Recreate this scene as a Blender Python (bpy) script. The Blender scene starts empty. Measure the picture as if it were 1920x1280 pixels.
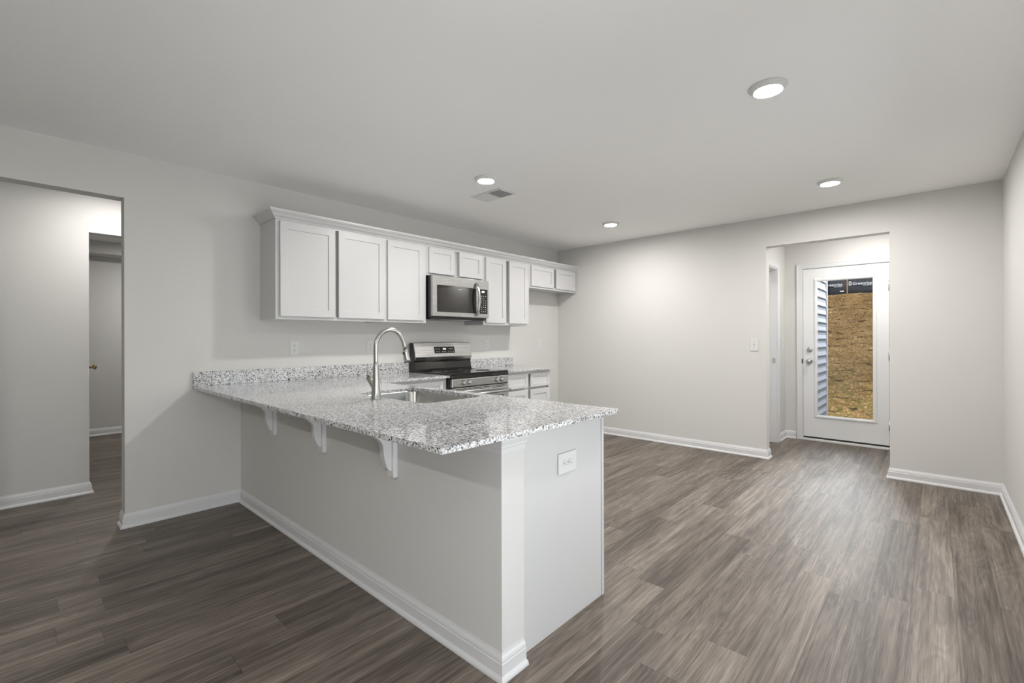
import bpy, bmesh, math, random
from mathutils import Vector, Matrix
random.seed(4)
SC = bpy.context.scene
COL = SC.collection
PI = math.pi

# ---------------------------------------------------------------- camera
F_PX, YAW, PITCH, ROLL = 869.636, 42.5159, 0.02724, -0.16694
cam_d = bpy.data.cameras.new('camera')
cam = bpy.data.objects.new('camera', cam_d)
COL.objects.link(cam)
cam_d.sensor_width = 36.0
cam_d.lens = F_PX / 1920 * 36.0
cam_d.shift_x = -(959.413 - 960) / 1920
cam_d.shift_y = (634.038 - 640) / 1920
cam_d.clip_start = 0.02
_a, _b, _c = (math.radians(v) for v in (YAW, PITCH, ROLL))
_fw = Vector((-math.sin(_a) * math.cos(_b), math.cos(_a) * math.cos(_b), math.sin(_b)))
_rt = Vector((math.cos(_a), math.sin(_a), 0))
_up = _rt.cross(_fw)
_r2 = _rt * math.cos(_c) + _up * math.sin(_c)
_u2 = -_rt * math.sin(_c) + _up * math.cos(_c)
_m = Matrix((_r2, _u2, -_fw)).transposed().to_4x4()
_m.translation = Vector((3.91712, -5.22968, 1.22996))
cam.matrix_world = _m
SC.camera = cam

# ---------------------------------------------------------------- light and exposure
SC.view_settings.view_transform = 'Standard'
SC.view_settings.look = 'None'
SC.view_settings.gamma = 1.0
SC.view_settings.exposure = 0.12
SC.view_settings.use_curve_mapping = False
SC.cycles.use_denoising = True
SC.cycles.max_bounces = 10
SC.cycles.diffuse_bounces = 6
SC.cycles.glossy_bounces = 5
SC.cycles.transparent_max_bounces = 8
SC.cycles.sample_clamp_indirect = 6.0

FLASH = 38.0          # watts of the bounced flash
LAMP = 560.0           # radiance of a ceiling light's lens
world = bpy.data.worlds.new('sky')
SC.world = world
world.use_nodes = True
_n = world.node_tree.nodes
_sky = _n.new('ShaderNodeTexSky')
_sky.sky_type = 'NISHITA'
_sky.sun_disc = False
_sky.sun_elevation = math.radians(48)
_sky.sun_rotation = math.radians(200)
world.node_tree.links.new(_sky.outputs[0], _n['Background'].inputs[0])
_n['Background'].inputs[1].default_value = 0.16

_sd = bpy.data.lights.new('sun', 'SUN')
_sd.energy = 3.1
_sd.angle = math.radians(0.6)
_sd.color = (1.0, 0.93, 0.82)
sun = bpy.data.objects.new('sun', _sd)
COL.objects.link(sun)
sun.rotation_euler = (math.radians(40), 0, math.radians(-28))

# added fill lamp, unseen outside the glass door, to brighten the hall floor
_dd = bpy.data.lights.new('sky_fill_outside', 'AREA')
_dd.shape = 'RECTANGLE'
_dd.size, _dd.size_y = 0.8, 1.2
_dd.energy = 250
_dd.color = (0.93, 0.96, 1.0)
sky_fill = bpy.data.objects.new('sky_fill_outside', _dd)
COL.objects.link(sky_fill)
sky_fill.location = (3.2, 3.7, 3.3)
sky_fill.rotation_euler = Vector((0.0, -0.80, -0.62)).to_track_quat('-Z', 'Y').to_euler()

# fill lamps added outside the two made-up glass doors, both out of view
for _y, _e in ((-4.75, 34), (-2.3, 25)):
    _wd = bpy.data.lights.new('patio_fill', 'AREA')
    _wd.shape = 'RECTANGLE'
    _wd.size, _wd.size_y = 1.5, 1.95
    _wd.energy = _e
    _wd.color = (0.97, 0.985, 1.0)
    side_fill = bpy.data.objects.new('patio_fill', _wd)
    COL.objects.link(side_fill)
    side_fill.location = (4.55, _y, 0.75)
    side_fill.rotation_euler = Vector((-0.80, 0, 0.60)).to_track_quat('-Z', 'Y').to_euler()

# the photographer's flash behind the camera, bounced off the ceiling
_fd = bpy.data.lights.new('bounce_flash', 'AREA')
_fd.shape = 'DISK'
_fd.size = 0.30
_fd.energy = FLASH
_fd.spread = math.radians(150)
_fd.color = (1.0, 0.985, 0.96)
flash = bpy.data.objects.new('bounce_flash', _fd)
COL.objects.link(flash)
flash.location = (3.85, -5.90, 0.95)
flash.rotation_euler = Vector((0.40, -0.05, 0.91)).to_track_quat('-Z', 'Y').to_euler()

HC = 2.4537            # ceiling height
WX = 4.2972            # right wall
KY = -4.019            # face of the half wall under the counter
ZT = 0.895             # counter top

# ---------------------------------------------------------------- materials
def newmat(name):
    m = bpy.data.materials.new(name)
    m.use_nodes = True
    nt = m.node_tree
    return m, nt, nt.nodes, nt.links, nt.nodes['Principled BSDF']

def plain(name, col, rough=0.5, metal=0.0, spec=0.5, bump=0.0, bscale=300.0, aniso=None):
    m, nt, N, L, b = newmat(name)
    b.inputs['Base Color'].default_value = (*col, 1)
    b.inputs['Roughness'].default_value = rough
    b.inputs['Metallic'].default_value = metal
    b.inputs['Specular IOR Level'].default_value = spec
    if bump:
        tc = N.new('ShaderNodeTexCoord')
        no = N.new('ShaderNodeTexNoise')
        no.inputs['Scale'].default_value = bscale
        no.inputs['Detail'].default_value = 3
        bp = N.new('ShaderNodeBump')
        bp.inputs['Strength'].default_value = bump
        bp.inputs['Distance'].default_value = 0.002
        L.new(tc.outputs['Object'], no.inputs['Vector'])
        L.new(no.outputs['Fac'], bp.inputs['Height'])
        L.new(bp.outputs['Normal'], b.inputs['Normal'])
    return m

def brushed(name, col, rough, axis_scale, strength=0.12):
    m, nt, N, L, b = newmat(name)
    b.inputs['Base Color'].default_value = (*col, 1)
    b.inputs['Metallic'].default_value = 1.0
    tc = N.new('ShaderNodeTexCoord')
    mp = N.new('ShaderNodeMapping')
    mp.inputs['Scale'].default_value = axis_scale
    no = N.new('ShaderNodeTexNoise')
    no.inputs['Scale'].default_value = 1.0
    no.inputs['Detail'].default_value = 3
    mr = N.new('ShaderNodeMapRange')
    mr.inputs['To Min'].default_value = rough - 0.08
    mr.inputs['To Max'].default_value = rough + 0.10
    bp = N.new('ShaderNodeBump')
    bp.inputs['Strength'].default_value = strength
    bp.inputs['Distance'].default_value = 0.0006
    L.new(tc.outputs['Object'], mp.inputs['Vector'])
    L.new(mp.outputs['Vector'], no.inputs['Vector'])
    L.new(no.outputs['Fac'], mr.inputs['Value'])
    L.new(mr.outputs['Result'], b.inputs['Roughness'])
    L.new(no.outputs['Fac'], bp.inputs['Height'])
    L.new(bp.outputs['Normal'], b.inputs['Normal'])
    return m

def emit(name, col, s):
    m, nt, N, L, b = newmat(name)
    b.inputs['Base Color'].default_value = (0.9, 0.9, 0.9, 1)
    b.inputs['Emission Color'].default_value = (*col, 1)
    b.inputs['Emission Strength'].default_value = s
    return m

def math_node(N, L, op, a, b=None, c=None):
    n = N.new('ShaderNodeMath')
    n.operation = op
    for i, v in enumerate((a, b, c)):
        if v is None:
            continue
        if isinstance(v, (int, float)):
            n.inputs[i].default_value = v
        else:
            L.new(v, n.inputs[i])
    return n.outputs[0]

def ramp(N, L, fac, stops, interp='LINEAR'):
    r = N.new('ShaderNodeValToRGB')
    r.color_ramp.interpolation = interp
    e = r.color_ramp.elements
    while len(e) < len(stops):
        e.new(0.5)
    for i, (p, c) in enumerate(stops):
        e[i].position = p
        e[i].color = (*c, 1) if len(c) == 3 else c
    L.new(fac, r.inputs['Fac'])
    return r.outputs['Color']

def floor_mat():
    m, nt, N, L, b = newmat('vinyl_plank')
    tc = N.new('ShaderNodeTexCoord')
    sp = N.new('ShaderNodeSeparateXYZ')
    L.new(tc.outputs['Object'], sp.inputs[0])
    X, Y = sp.outputs['X'], sp.outputs['Y']
    W, LEN = 0.1495, 1.22
    u = math_node(N, L, 'DIVIDE', math_node(N, L, 'ADD', X, 10 * W - 1.435 + W * 10), W)
    row = math_node(N, L, 'FLOOR', u)
    fu = math_node(N, L, 'FRACT', u)
    wn = N.new('ShaderNodeTexWhiteNoise')
    wn.noise_dimensions = '1D'
    L.new(row, wn.inputs['W'])
    off = math_node(N, L, 'MULTIPLY', wn.outputs['Value'], 7.31)
    v = math_node(N, L, 'ADD', math_node(N, L, 'DIVIDE', Y, LEN), math_node(N, L, 'ADD', off, 40))
    pid = math_node(N, L, 'FLOOR', v)
    fv = math_node(N, L, 'FRACT', v)
    cx = N.new('ShaderNodeCombineXYZ')
    L.new(row, cx.inputs[0]); L.new(pid, cx.inputs[1])
    wn2 = N.new('ShaderNodeTexWhiteNoise')
    wn2.noise_dimensions = '3D'
    L.new(cx.outputs[0], wn2.inputs['Vector'])
    rnd = wn2.outputs['Value']
    rc = N.new('ShaderNodeSeparateColor')
    L.new(wn2.outputs['Color'], rc.inputs[0])
    # grain coordinates, shifted per plank
    gx = math_node(N, L, 'ADD', X, math_node(N, L, 'MULTIPLY', rnd, 37.0))
    gy = math_node(N, L, 'ADD', Y, math_node(N, L, 'MULTIPLY', rc.outputs[1], 53.0))
    def gnoise(sx, sy, detail, dist=0.0, rough=0.6):
        c = N.new('ShaderNodeCombineXYZ')
        L.new(math_node(N, L, 'MULTIPLY', gx, sx), c.inputs[0])
        L.new(math_node(N, L, 'MULTIPLY', gy, sy), c.inputs[1])
        L.new(math_node(N, L, 'MULTIPLY', rc.outputs[2], 9.0), c.inputs[2])
        n = N.new('ShaderNodeTexNoise')
        n.inputs['Scale'].default_value = 1.0
        n.inputs['Detail'].default_value = detail
        n.inputs['Roughness'].default_value = rough
        n.inputs['Distortion'].default_value = dist
        L.new(c.outputs[0], n.inputs['Vector'])
        return n.outputs['Fac']
    broad = gnoise(9, 1.1, 3, 0.6)
    streak = gnoise(70, 1.6, 4, 0.5)
    fine = gnoise(330, 7, 3, 0.2)
    # cathedral rings
    ringn = gnoise(7, 0.9, 2, 0.4)
    ring = math_node(N, L, 'FRACT', math_node(N, L, 'MULTIPLY', ringn, 17.0))
    ringm = math_node(N, L, 'SMOOTH_MIN', ring, math_node(N, L, 'MULTIPLY', math_node(N, L, 'SUBTRACT', 1.0, ring), 2.2), 0.15)
    t = math_node(N, L, 'MULTIPLY', broad, 0.55)
    t = math_node(N, L, 'ADD', t, math_node(N, L, 'MULTIPLY', streak, 0.62))
    t = math_node(N, L, 'ADD', t, math_node(N, L, 'MULTIPLY', fine, 0.40))
    t = math_node(N, L, 'ADD', t, math_node(N, L, 'MULTIPLY', ringm, 0.10))
    t = math_node(N, L, 'ADD', t, math_node(N, L, 'MULTIPLY', rnd, 0.12))
    t = math_node(N, L, 'ADD', math_node(N, L, 'MULTIPLY', math_node(N, L, 'SUBTRACT', t, 0.875), 1.5), 0.5)
    colr = ramp(N, L, t, [(0.05, (0.025, 0.0175, 0.012)), (0.30, (0.070, 0.054, 0.0415)), (0.5, (0.132, 0.108, 0.087)), (0.70, (0.205, 0.173, 0.143)), (0.95, (0.33, 0.288, 0.242))])
    # seams
    su = math_node(N, L, 'MINIMUM', fu, math_node(N, L, 'SUBTRACT', 1.0, fu))
    sv = math_node(N, L, 'MULTIPLY', math_node(N, L, 'MINIMUM', fv, math_node(N, L, 'SUBTRACT', 1.0, fv)), LEN / W)
    s = math_node(N, L, 'MINIMUM', su, sv)
    seam = N.new('ShaderNodeMapRange')
    seam.inputs['From Min'].default_value = 0.004
    seam.inputs['From Max'].default_value = 0.012
    seam.inputs['To Min'].default_value = 0.62
    L.new(s, seam.inputs['Value'])
    mx = N.new('ShaderNodeMix')
    mx.data_type = 'RGBA'
    mx.blend_type = 'MULTIPLY'
    mx.inputs['Factor'].default_value = 1.0
    L.new(colr, mx.inputs[6])
    L.new(seam.outputs['Result'], mx.inputs[7])
    L.new(mx.outputs[2], b.inputs['Base Color'])
    rr = N.new('ShaderNodeMapRange')
    rr.inputs['To Min'].default_value = 0.42
    rr.inputs['To Max'].default_value = 0.56
    L.new(streak, rr.inputs['Value'])
    L.new(rr.outputs['Result'], b.inputs['Roughness'])
    b.inputs['Specular IOR Level'].default_value = 0.5
    bp = N.new('ShaderNodeBump')
    bp.inputs['Strength'].default_value = 0.22
    bp.inputs['Distance'].default_value = 0.0015
    h = math_node(N, L, 'ADD', math_node(N, L, 'MULTIPLY', fine, 0.5), math_node(N, L, 'MULTIPLY', seam.outputs['Result'], 1.5))
    L.new(h, bp.inputs['Height'])
    L.new(bp.outputs['Normal'], b.inputs['Normal'])
    return m

def granite_mat():
    m, nt, N, L, b = newmat('speckled_granite')
    tc = N.new('ShaderNodeTexCoord')
    P = tc.outputs['Object']
    def noise(s, d, r=0.55, off=0.0):
        n = N.new('ShaderNodeTexNoise')
        n.inputs['Scale'].default_value = s
        n.inputs['Detail'].default_value = d
        n.inputs['Roughness'].default_value = r
        mp = N.new('ShaderNodeMapping')
        mp.inputs['Location'].default_value = (off, off * 1.7, off * 0.3)
        L.new(P, mp.inputs['Vector'])
        L.new(mp.outputs['Vector'], n.inputs['Vector'])
        return n.outputs['Fac']
    base = ramp(N, L, noise(120, 4, 0.6, 3.0), [(0.36, (0.42, 0.42, 0.43)), (0.50, (0.68, 0.68, 0.69)), (0.60, (0.79, 0.79, 0.79))])
    vo = N.new('ShaderNodeTexVoronoi')
    vo.inputs['Scale'].default_value = 190
    vo.inputs['Randomness'].default_value = 1.0
    L.new(P, vo.inputs['Vector'])
    sc = N.new('ShaderNodeSeparateColor')
    L.new(vo.outputs['Color'], sc.inputs[0])
    cl = noise(65, 3, 0.6, 11.0)
    grey = math_node(N, L, 'GREATER_THAN', math_node(N, L, 'ADD', sc.outputs[0], math_node(N, L, 'MULTIPLY', cl, 0.9)), 1.165)
    blk = math_node(N, L, 'GREATER_THAN', math_node(N, L, 'ADD', sc.outputs[1], math_node(N, L, 'MULTIPLY', cl, 1.2)), 1.46)
    def mix(f, a, c):
        mx = N.new('ShaderNodeMix')
        mx.data_type = 'RGBA'
        L.new(f, mx.inputs['Factor'])
        L.new(a, mx.inputs[6])
        mx.inputs[7].default_value = (*c, 1)
        return mx.outputs[2]
    c1 = mix(grey, base, (0.33, 0.33, 0.34))
    c2 = mix(blk, c1, (0.035, 0.035, 0.038))
    L.new(c2, b.inputs['Base Color'])
    b.inputs['Roughness'].default_value = 0.07
    b.inputs['Specular IOR Level'].default_value = 0.55
    return m

def glass_mat(name, tint=(0.97, 0.985, 0.98), glossmul=1.0):
    m = bpy.data.materials.new(name)
    m.use_nodes = True
    nt = m.node_tree
    N, L = nt.nodes, nt.links
    N.clear()
    out = N.new('ShaderNodeOutputMaterial')
    tr = N.new('ShaderNodeBsdfTransparent')
    tr.inputs[0].default_value = (*tint, 1)
    gl = N.new('ShaderNodeBsdfGlossy')
    gl.inputs['Roughness'].default_value = 0.0
    fr = N.new('ShaderNodeFresnel')
    fr.inputs['IOR'].default_value = 1.45
    mx = N.new('ShaderNodeMixShader')
    L.new(fr.outputs[0], mx.inputs[0])
    L.new(tr.outputs[0], mx.inputs[1])
    L.new(gl.outputs[0], mx.inputs[2])
    L.new(mx.outputs[0], out.inputs['Surface'])
    return m

def grass_mat():
    m, nt, N, L, b = newmat('dry_straw_grass')
    tc = N.new('ShaderNodeTexCoord')
    P = tc.outputs['Object']
    def noise(sc3, d, r=0.6):
        mp = N.new('ShaderNodeMapping')
        mp.inputs['Scale'].default_value = sc3
        n = N.new('ShaderNodeTexNoise')
        n.inputs['Scale'].default_value = 1.0
        n.inputs['Detail'].default_value = d
        n.inputs['Roughness'].default_value = r
        L.new(P, mp.inputs['Vector'])
        L.new(mp.outputs['Vector'], n.inputs['Vector'])
        return n.outputs['Fac']
    f = noise((26, 13, 20), 7, 0.8)
    patch = noise((2.2, 1.6, 2), 3)
    rows = noise((1.6, 5.5, 5.5), 4, 0.65)
    t = math_node(N, L, 'ADD', math_node(N, L, 'MULTIPLY', f, 1.0), math_node(N, L, 'MULTIPLY', patch, 0.25))
    col = ramp(N, L, math_node(N, L, 'SUBTRACT', t, 0.12), [(0.30, (0.055, 0.030, 0.012)), (0.44, (0.25, 0.145, 0.055)), (0.56, (0.46, 0.295, 0.125)), (0.70, (0.80, 0.62, 0.36))])
    gr = N.new('ShaderNodeMix'); gr.data_type = 'RGBA'
    sp = N.new('ShaderNodeSeparateXYZ'); L.new(P, sp.inputs[0])
    low = N.new('ShaderNodeMapRange')
    low.inputs['From Min'].default_value = 8.2; low.inputs['From Max'].default_value = 5.4
    L.new(sp.outputs['Y'], low.inputs['Value'])
    g = math_node(N, L, 'MULTIPLY', low.outputs['Result'], math_node(N, L, 'GREATER_THAN', noise((9, 6, 8), 4), 0.5))
    L.new(math_node(N, L, 'MULTIPLY', g, 0.55), gr.inputs['Factor'])
    L.new(col, gr.inputs[6]); gr.inputs[7].default_value = (0.14, 0.13, 0.03, 1)
    dk = N.new('ShaderNodeMix'); dk.data_type = 'RGBA'
    ph = math_node(N, L, 'ADD', math_node(N, L, 'DIVIDE', sp.outputs['Y'], 0.46), math_node(N, L, 'MULTIPLY', noise((1.1, 0.6, 0.5), 4), 2.2))
    fr = math_node(N, L, 'FRACT', ph)
    line = math_node(N, L, 'LESS_THAN', fr, 0.17)
    brk = N.new('ShaderNodeMapRange')
    brk.inputs['From Min'].default_value = 0.46; brk.inputs['From Max'].default_value = 0.56
    L.new(noise((5, 9, 6), 5, 0.7), brk.inputs['Value'])
    dk_f = math_node(N, L, 'MULTIPLY', line, brk.outputs['Result'])
    L.new(math_node(N, L, 'MULTIPLY', dk_f, 0.85), dk.inputs['Factor'])
    L.new(gr.outputs[2], dk.inputs[6]); dk.inputs[7].default_value = (0.045, 0.028, 0.012, 1)
    L.new(dk.outputs[2], b.inputs['Base Color'])
    b.inputs['Roughness'].default_value = 0.95
    b.inputs['Specular IOR Level'].default_value = 0.1
    bp = N.new('ShaderNodeBump')
    bp.inputs['Strength'].default_value = 0.9
    bp.inputs['Distance'].default_value = 0.06
    L.new(f, bp.inputs['Height'])
    L.new(bp.outputs['Normal'], b.inputs['Normal'])
    return m

M = {}
M['wall'] = plain('wall_paint', (0.655, 0.648, 0.628), 0.75, spec=0.25, bump=0.05, bscale=450)
M['ceil'] = plain('ceiling_paint', (0.90, 0.899, 0.89), 0.9, spec=0.1, bump=0.06, bscale=250)
M['trim'] = plain('white_trim_paint', (0.70, 0.702, 0.71), 0.35, spec=0.5)
M['cab'] = plain('white_cabinet_paint', (0.60, 0.60, 0.604), 0.38, spec=0.5)
M['pillar'] = plain('primed_wall_end', (0.675, 0.668, 0.655), 0.7, spec=0.2)
M['door'] = plain('white_door_paint', (0.79, 0.795, 0.80), 0.4, spec=0.5)
M['floor'] = floor_mat()
M['granite'] = granite_mat()
M['steel'] = brushed('brushed_steel', (0.5, 0.5, 0.495), 0.30, (2, 2, 260))
M['steel_h'] = brushed('brushed_steel_panel', (0.52, 0.52, 0.515), 0.27, (3, 3, 420))
M['nickel'] = plain('brushed_nickel', (0.50, 0.485, 0.46), 0.24, 1.0)
M['chrome'] = plain('satin_chrome', (0.58, 0.58, 0.58), 0.2, 1.0)
M['sink'] = plain('satin_sink_steel', (0.46, 0.45, 0.43), 0.24, 1.0)
M['black'] = plain('black_enamel', (0.012, 0.012, 0.013), 0.25, spec=0.5)
M['blackglass'] = plain('black_glass', (0.014, 0.012, 0.011), 0.04, spec=0.6)
M['cooktop'] = plain('ceramic_cooktop', (0.012, 0.012, 0.012), 0.05, spec=0.7)
M['rubber'] = plain('black_rubber', (0.02, 0.02, 0.02), 0.6)
M['plastic'] = plain('white_plastic', (0.69, 0.69, 0.688), 0.3)
M['slot'] = plain('dark_slot', (0.03, 0.03, 0.03), 0.6)
M['digits'] = emit('lit_digits', (0.9, 0.95, 1.0), 1.2)
M['marks'] = plain('grey_print', (0.45, 0.45, 0.45), 0.5)
M['sticker'] = plain('white_sticker', (0.8, 0.8, 0.8), 0.5)
M['lens'] = emit('lit_lens', (1.0, 0.975, 0.945), LAMP)
M['lens_soft'] = emit('lit_lens_soft', (1.0, 0.975, 0.945), LAMP * 0.7)
M['lens_dim'] = emit('lit_lens_dim', (1.0, 0.975, 0.945), LAMP * 0.52)
M['lens_faint'] = emit('lit_lens_faint', (1.0, 0.975, 0.945), LAMP * 0.9)
M['glass'] = glass_mat('clear_glass')
M['vent_dark'] = plain('duct_dark', (0.55, 0.55, 0.55), 0.8)
M['brass'] = plain('aged_brass', (0.35, 0.26, 0.13), 0.28, 1.0)
M['hinge'] = plain('satin_hinge', (0.55, 0.55, 0.54), 0.35, 1.0)
M['siding'] = plain('pale_vinyl_siding', (0.44, 0.45, 0.50), 0.5, spec=0.3)
M['grass'] = grass_mat()
M['fabric'] = plain('black_woven_fabric', (0.034, 0.037, 0.05), 0.85, bump=0.3, bscale=900)
M['print'] = plain('white_print', (0.62, 0.66, 0.72), 0.8)
M['stake'] = plain('raw_wood_stake', (0.36, 0.22, 0.11), 0.8)
M['threshold'] = plain('pale_aluminium_sill', (0.72, 0.72, 0.70), 0.4)
M['soil'] = plain('red_clay_soil', (0.24, 0.10, 0.055), 0.95)

# ---------------------------------------------------------------- mesh helpers
def box(bm, x0, x1, y0, y1, z0, z1, bev=0.0, seg=2):
    c = Vector(((x0 + x1) / 2, (y0 + y1) / 2, (z0 + z1) / 2))
    s = (abs(x1 - x0), abs(y1 - y0), abs(z1 - z0))
    r = bmesh.ops.create_cube(bm, size=1.0, matrix=Matrix.Translation(c) @ Matrix.Diagonal((*s, 1)))
    if bev:
        es = list({e for v in r['verts'] for e in v.link_edges})
        bmesh.ops.bevel(bm, geom=es, offset=min(bev, min(s) * 0.45), segments=seg, affect='EDGES', profile=0.5)
    return bm

def prism(bm, pts, axis, a, b):
    """a closed outline pushed along an axis; pts are the two other coordinates in xyz order"""
    def mk(p, t):
        if axis == 'x': return (t, p[0], p[1])
        if axis == 'y': return (p[0], t, p[1])
        return (p[0], p[1], t)
    v0 = [bm.verts.new(mk(p, a)) for p in pts]
    v1 = [bm.verts.new(mk(p, b)) for p in pts]
    n = len(pts)
    f = [bm.faces.new(v0), bm.faces.new(v1)]
    for i in range(n):
        f.append(bm.faces.new((v0[i], v0[(i + 1) % n], v1[(i + 1) % n], v1[i])))
    bmesh.ops.recalc_face_normals(bm, faces=f)
    return bm

def sweep(bm, path, profile, n=(0, 0, 1), side=1, closed=False):
    """a profile (u across the path, v along n) carried along a mitred path"""
    n = Vector(n).normalized()
    P = [Vector(p) for p in path]
    k = len(P)
    segs = []
    for i in range(k if closed else k - 1):
        t = (P[(i + 1) % k] - P[i]).normalized()
        segs.append((n.cross(t) * side).normalized())
    rings = []
    for i in range(k):
        if closed:
            s1, s2 = segs[i - 1], segs[i]
        else:
            s1, s2 = segs[max(0, i - 1)], segs[min(i, k - 2)]
        s = (s1 + s2) / (1 + s1.dot(s2))
        rings.append([bm.verts.new(P[i] + s * u + n * v) for u, v in profile])
    q = len(profile)
    fs = []
    for i in range(k if closed else k - 1):
        A, B = rings[i], rings[(i + 1) % k]
        for j in range(q):
            fs.append(bm.faces.new((A[j], A[(j + 1) % q], B[(j + 1) % q], B[j])))
    if not closed:
        fs.append(bm.faces.new(rings[0]))
        fs.append(bm.faces.new(rings[-1]))
    bmesh.ops.recalc_face_normals(bm, faces=fs)
    return bm

def lathe(bm, prof, origin=(0, 0, 0), axis=(0, 0, 1), seg=32):
    """profile of (radius, height) turned about an axis; a radius of 0 closes the end"""
    ax = Vector(axis).normalized()
    a = ax.orthogonal().normalized()
    b = ax.cross(a)
    O = Vector(origin)
    rings = []
    for r, h in prof:
        if r <= 1e-6:
            rings.append([bm.verts.new(O + ax * h)])
        else:
            rings.append([bm.verts.new(O + ax * h + (a * math.cos(2 * PI * i / seg) + b * math.sin(2 * PI * i / seg)) * r) for i in range(seg)])
    fs = []
    for A, B in zip(rings, rings[1:]):
        for i in range(seg):
            j = (i + 1) % seg
            if len(A) == 1 and len(B) > 1: fs.append(bm.faces.new((A[0], B[i], B[j])))
            elif len(B) == 1 and len(A) > 1: fs.append(bm.faces.new((A[i], B[0], A[j])))
            elif len(A) > 1: fs.append(bm.faces.new((A[i], B[i], B[j], A[j])))
    for R in (rings[0], rings[-1]):
        if len(R) > 1: fs.append(bm.faces.new(R))
    bmesh.ops.recalc_face_normals(bm, faces=fs)
    for f in fs: f.smooth = True
    return bm

def tube(bm, pts, radii, seg=16):
    P = [Vector(p) for p in pts]
    if isinstance(radii, (int, float)): radii = [radii] * len(P)
    rings = []
    up = None
    for i, p in enumerate(P):
        t = (P[min(i + 1, len(P) - 1)] - P[max(i - 1, 0)]).normalized()
        if up is None: up = t.orthogonal().normalized()
        up = (up - t * up.dot(t)).normalized()
        w = t.cross(up)
        rings.append([bm.verts.new(p + (up * math.cos(2 * PI * k / seg) + w * math.sin(2 * PI * k / seg)) * radii[i]) for k in range(seg)])
    fs = []
    for A, B in zip(rings, rings[1:]):
        for k in range(seg):
            fs.append(bm.faces.new((A[k], A[(k + 1) % seg], B[(k + 1) % seg], B[k])))
    fs.append(bm.faces.new(rings[0])); fs.append(bm.faces.new(rings[-1]))
    bmesh.ops.recalc_face_normals(bm, faces=fs)
    for f in fs[:-2]: f.smooth = True
    return bm

def NB(): return bmesh.new()

def obj(name, bm, mat, parent=None, label=None):
    """ONE mesh object; geometry is given in the coordinates of the parent's root"""
    me = bpy.data.meshes.new(name)
    bm.to_mesh(me); bm.free()
    me.materials.append(M[mat])
    o = bpy.data.objects.new(name, me)
    COL.objects.link(o)
    if parent is not None:
        o.parent = parent
    if label: o['label'] = label
    return o

def tag(o, label=None, cat=None, group=None, kind=None):
    if label: o['label'] = label
    if cat: o['category'] = cat
    if group: o['group'] = group
    if kind: o['kind'] = kind
    return o

def struct(name, bm, mat, label, cat):
    o = obj(name, bm, mat)
    return tag(o, label, cat, kind='structure')

def thing(name, label, cat, loc=(0, 0, 0), rz=0.0, group=None, kind=None):
    o = bpy.data.objects.new(name, None)
    COL.objects.link(o)
    o.empty_display_size = 0.05
    o.location = loc
    o.rotation_euler = (0, 0, rz)
    return tag(o, label, cat, group, kind)

def dup(root, loc, rz, label, group=None):
    r = root.copy(); COL.objects.link(r)
    r.location = loc; r.rotation_euler = (0, 0, rz)
    tag(r, label, None, group)
    for ch in list(root.children):
        c = ch.copy(); COL.objects.link(c); c.parent = r
        for g in list(ch.children):
            d = g.copy(); COL.objects.link(d); d.parent = c
    return r

def bevel_mod(o, w, seg=2, ang=35):
    b = o.modifiers.new('bevel', 'BEVEL')
    b.width = w; b.segments = seg; b.limit_method = 'ANGLE'; b.angle_limit = math.radians(ang)
    return o

# ================================================================ SETTING
# ---- floor and ceiling
struct('floor', box(NB(), -4.25, 4.42, -9.72, 1.44, -0.12, 0.0), 'floor', 'grey brown wood look vinyl plank floor running through the rooms', 'floor')
struct('ceiling', box(NB(), -4.25, 4.42, -9.72, 1.46, HC, HC + 0.25), 'ceil', 'flat pale grey painted ceiling with round lights', 'ceiling')

# ---- walls of the main room
OY0, OY1, OZ = -5.76, -4.7055, 2.158
struct('wall_left', prism(NB(), [(-9.6, 0), (OY0, 0), (OY0, OZ), (OY1, OZ), (OY1, 0), (0.0, 0), (0.0, HC), (-9.6, HC)], 'x', -0.115, 0.0), 'wall', 'greige wall behind the kitchen cabinets with a wide cased opening', 'wall')
BX0, BX1, BZ = 2.637, 3.612, 2.156
struct('wall_back', prism(NB(), [(-0.115, 0), (BX0, 0), (BX0, BZ), (BX1, BZ), (BX1, 0), (WX + 0.115, 0), (WX + 0.115, HC), (-0.115, HC)], 'y', 0.0, 0.115), 'wall', 'greige back wall with the opening to the glazed door', 'wall')
struct('wall_right', prism(NB(), [(-9.6, 0), (-5.55, 0), (-5.55, 2.08), (-3.95, 2.08), (-3.95, 0), (-3.1, 0), (-3.1, 2.08), (-1.5, 2.08), (-1.5, 0), (0, 0), (0, HC), (-9.6, HC)], 'x', WX, WX + 0.115), 'wall', 'greige wall along the right edge of the room', 'wall')
struct('wall_front', box(NB(), -0.115, WX + 0.115, -9.715, -9.6, 0, HC), 'wall', 'greige front wall of the living area', 'wall')
# half wall carrying the peninsula counter
struct('wall_peninsula', box(NB(), 0.0, 2.752, KY, -3.896, 0, 0.874), 'wall', 'greige half wall under the overhanging granite counter', 'wall')
struct('wall_peninsula_end', box(NB(), 2.752, 2.7552, KY, -3.896, 0, 0.874), 'pillar', 'pale narrow end face of the half wall beside the white cabinet panel', 'wall')

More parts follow.
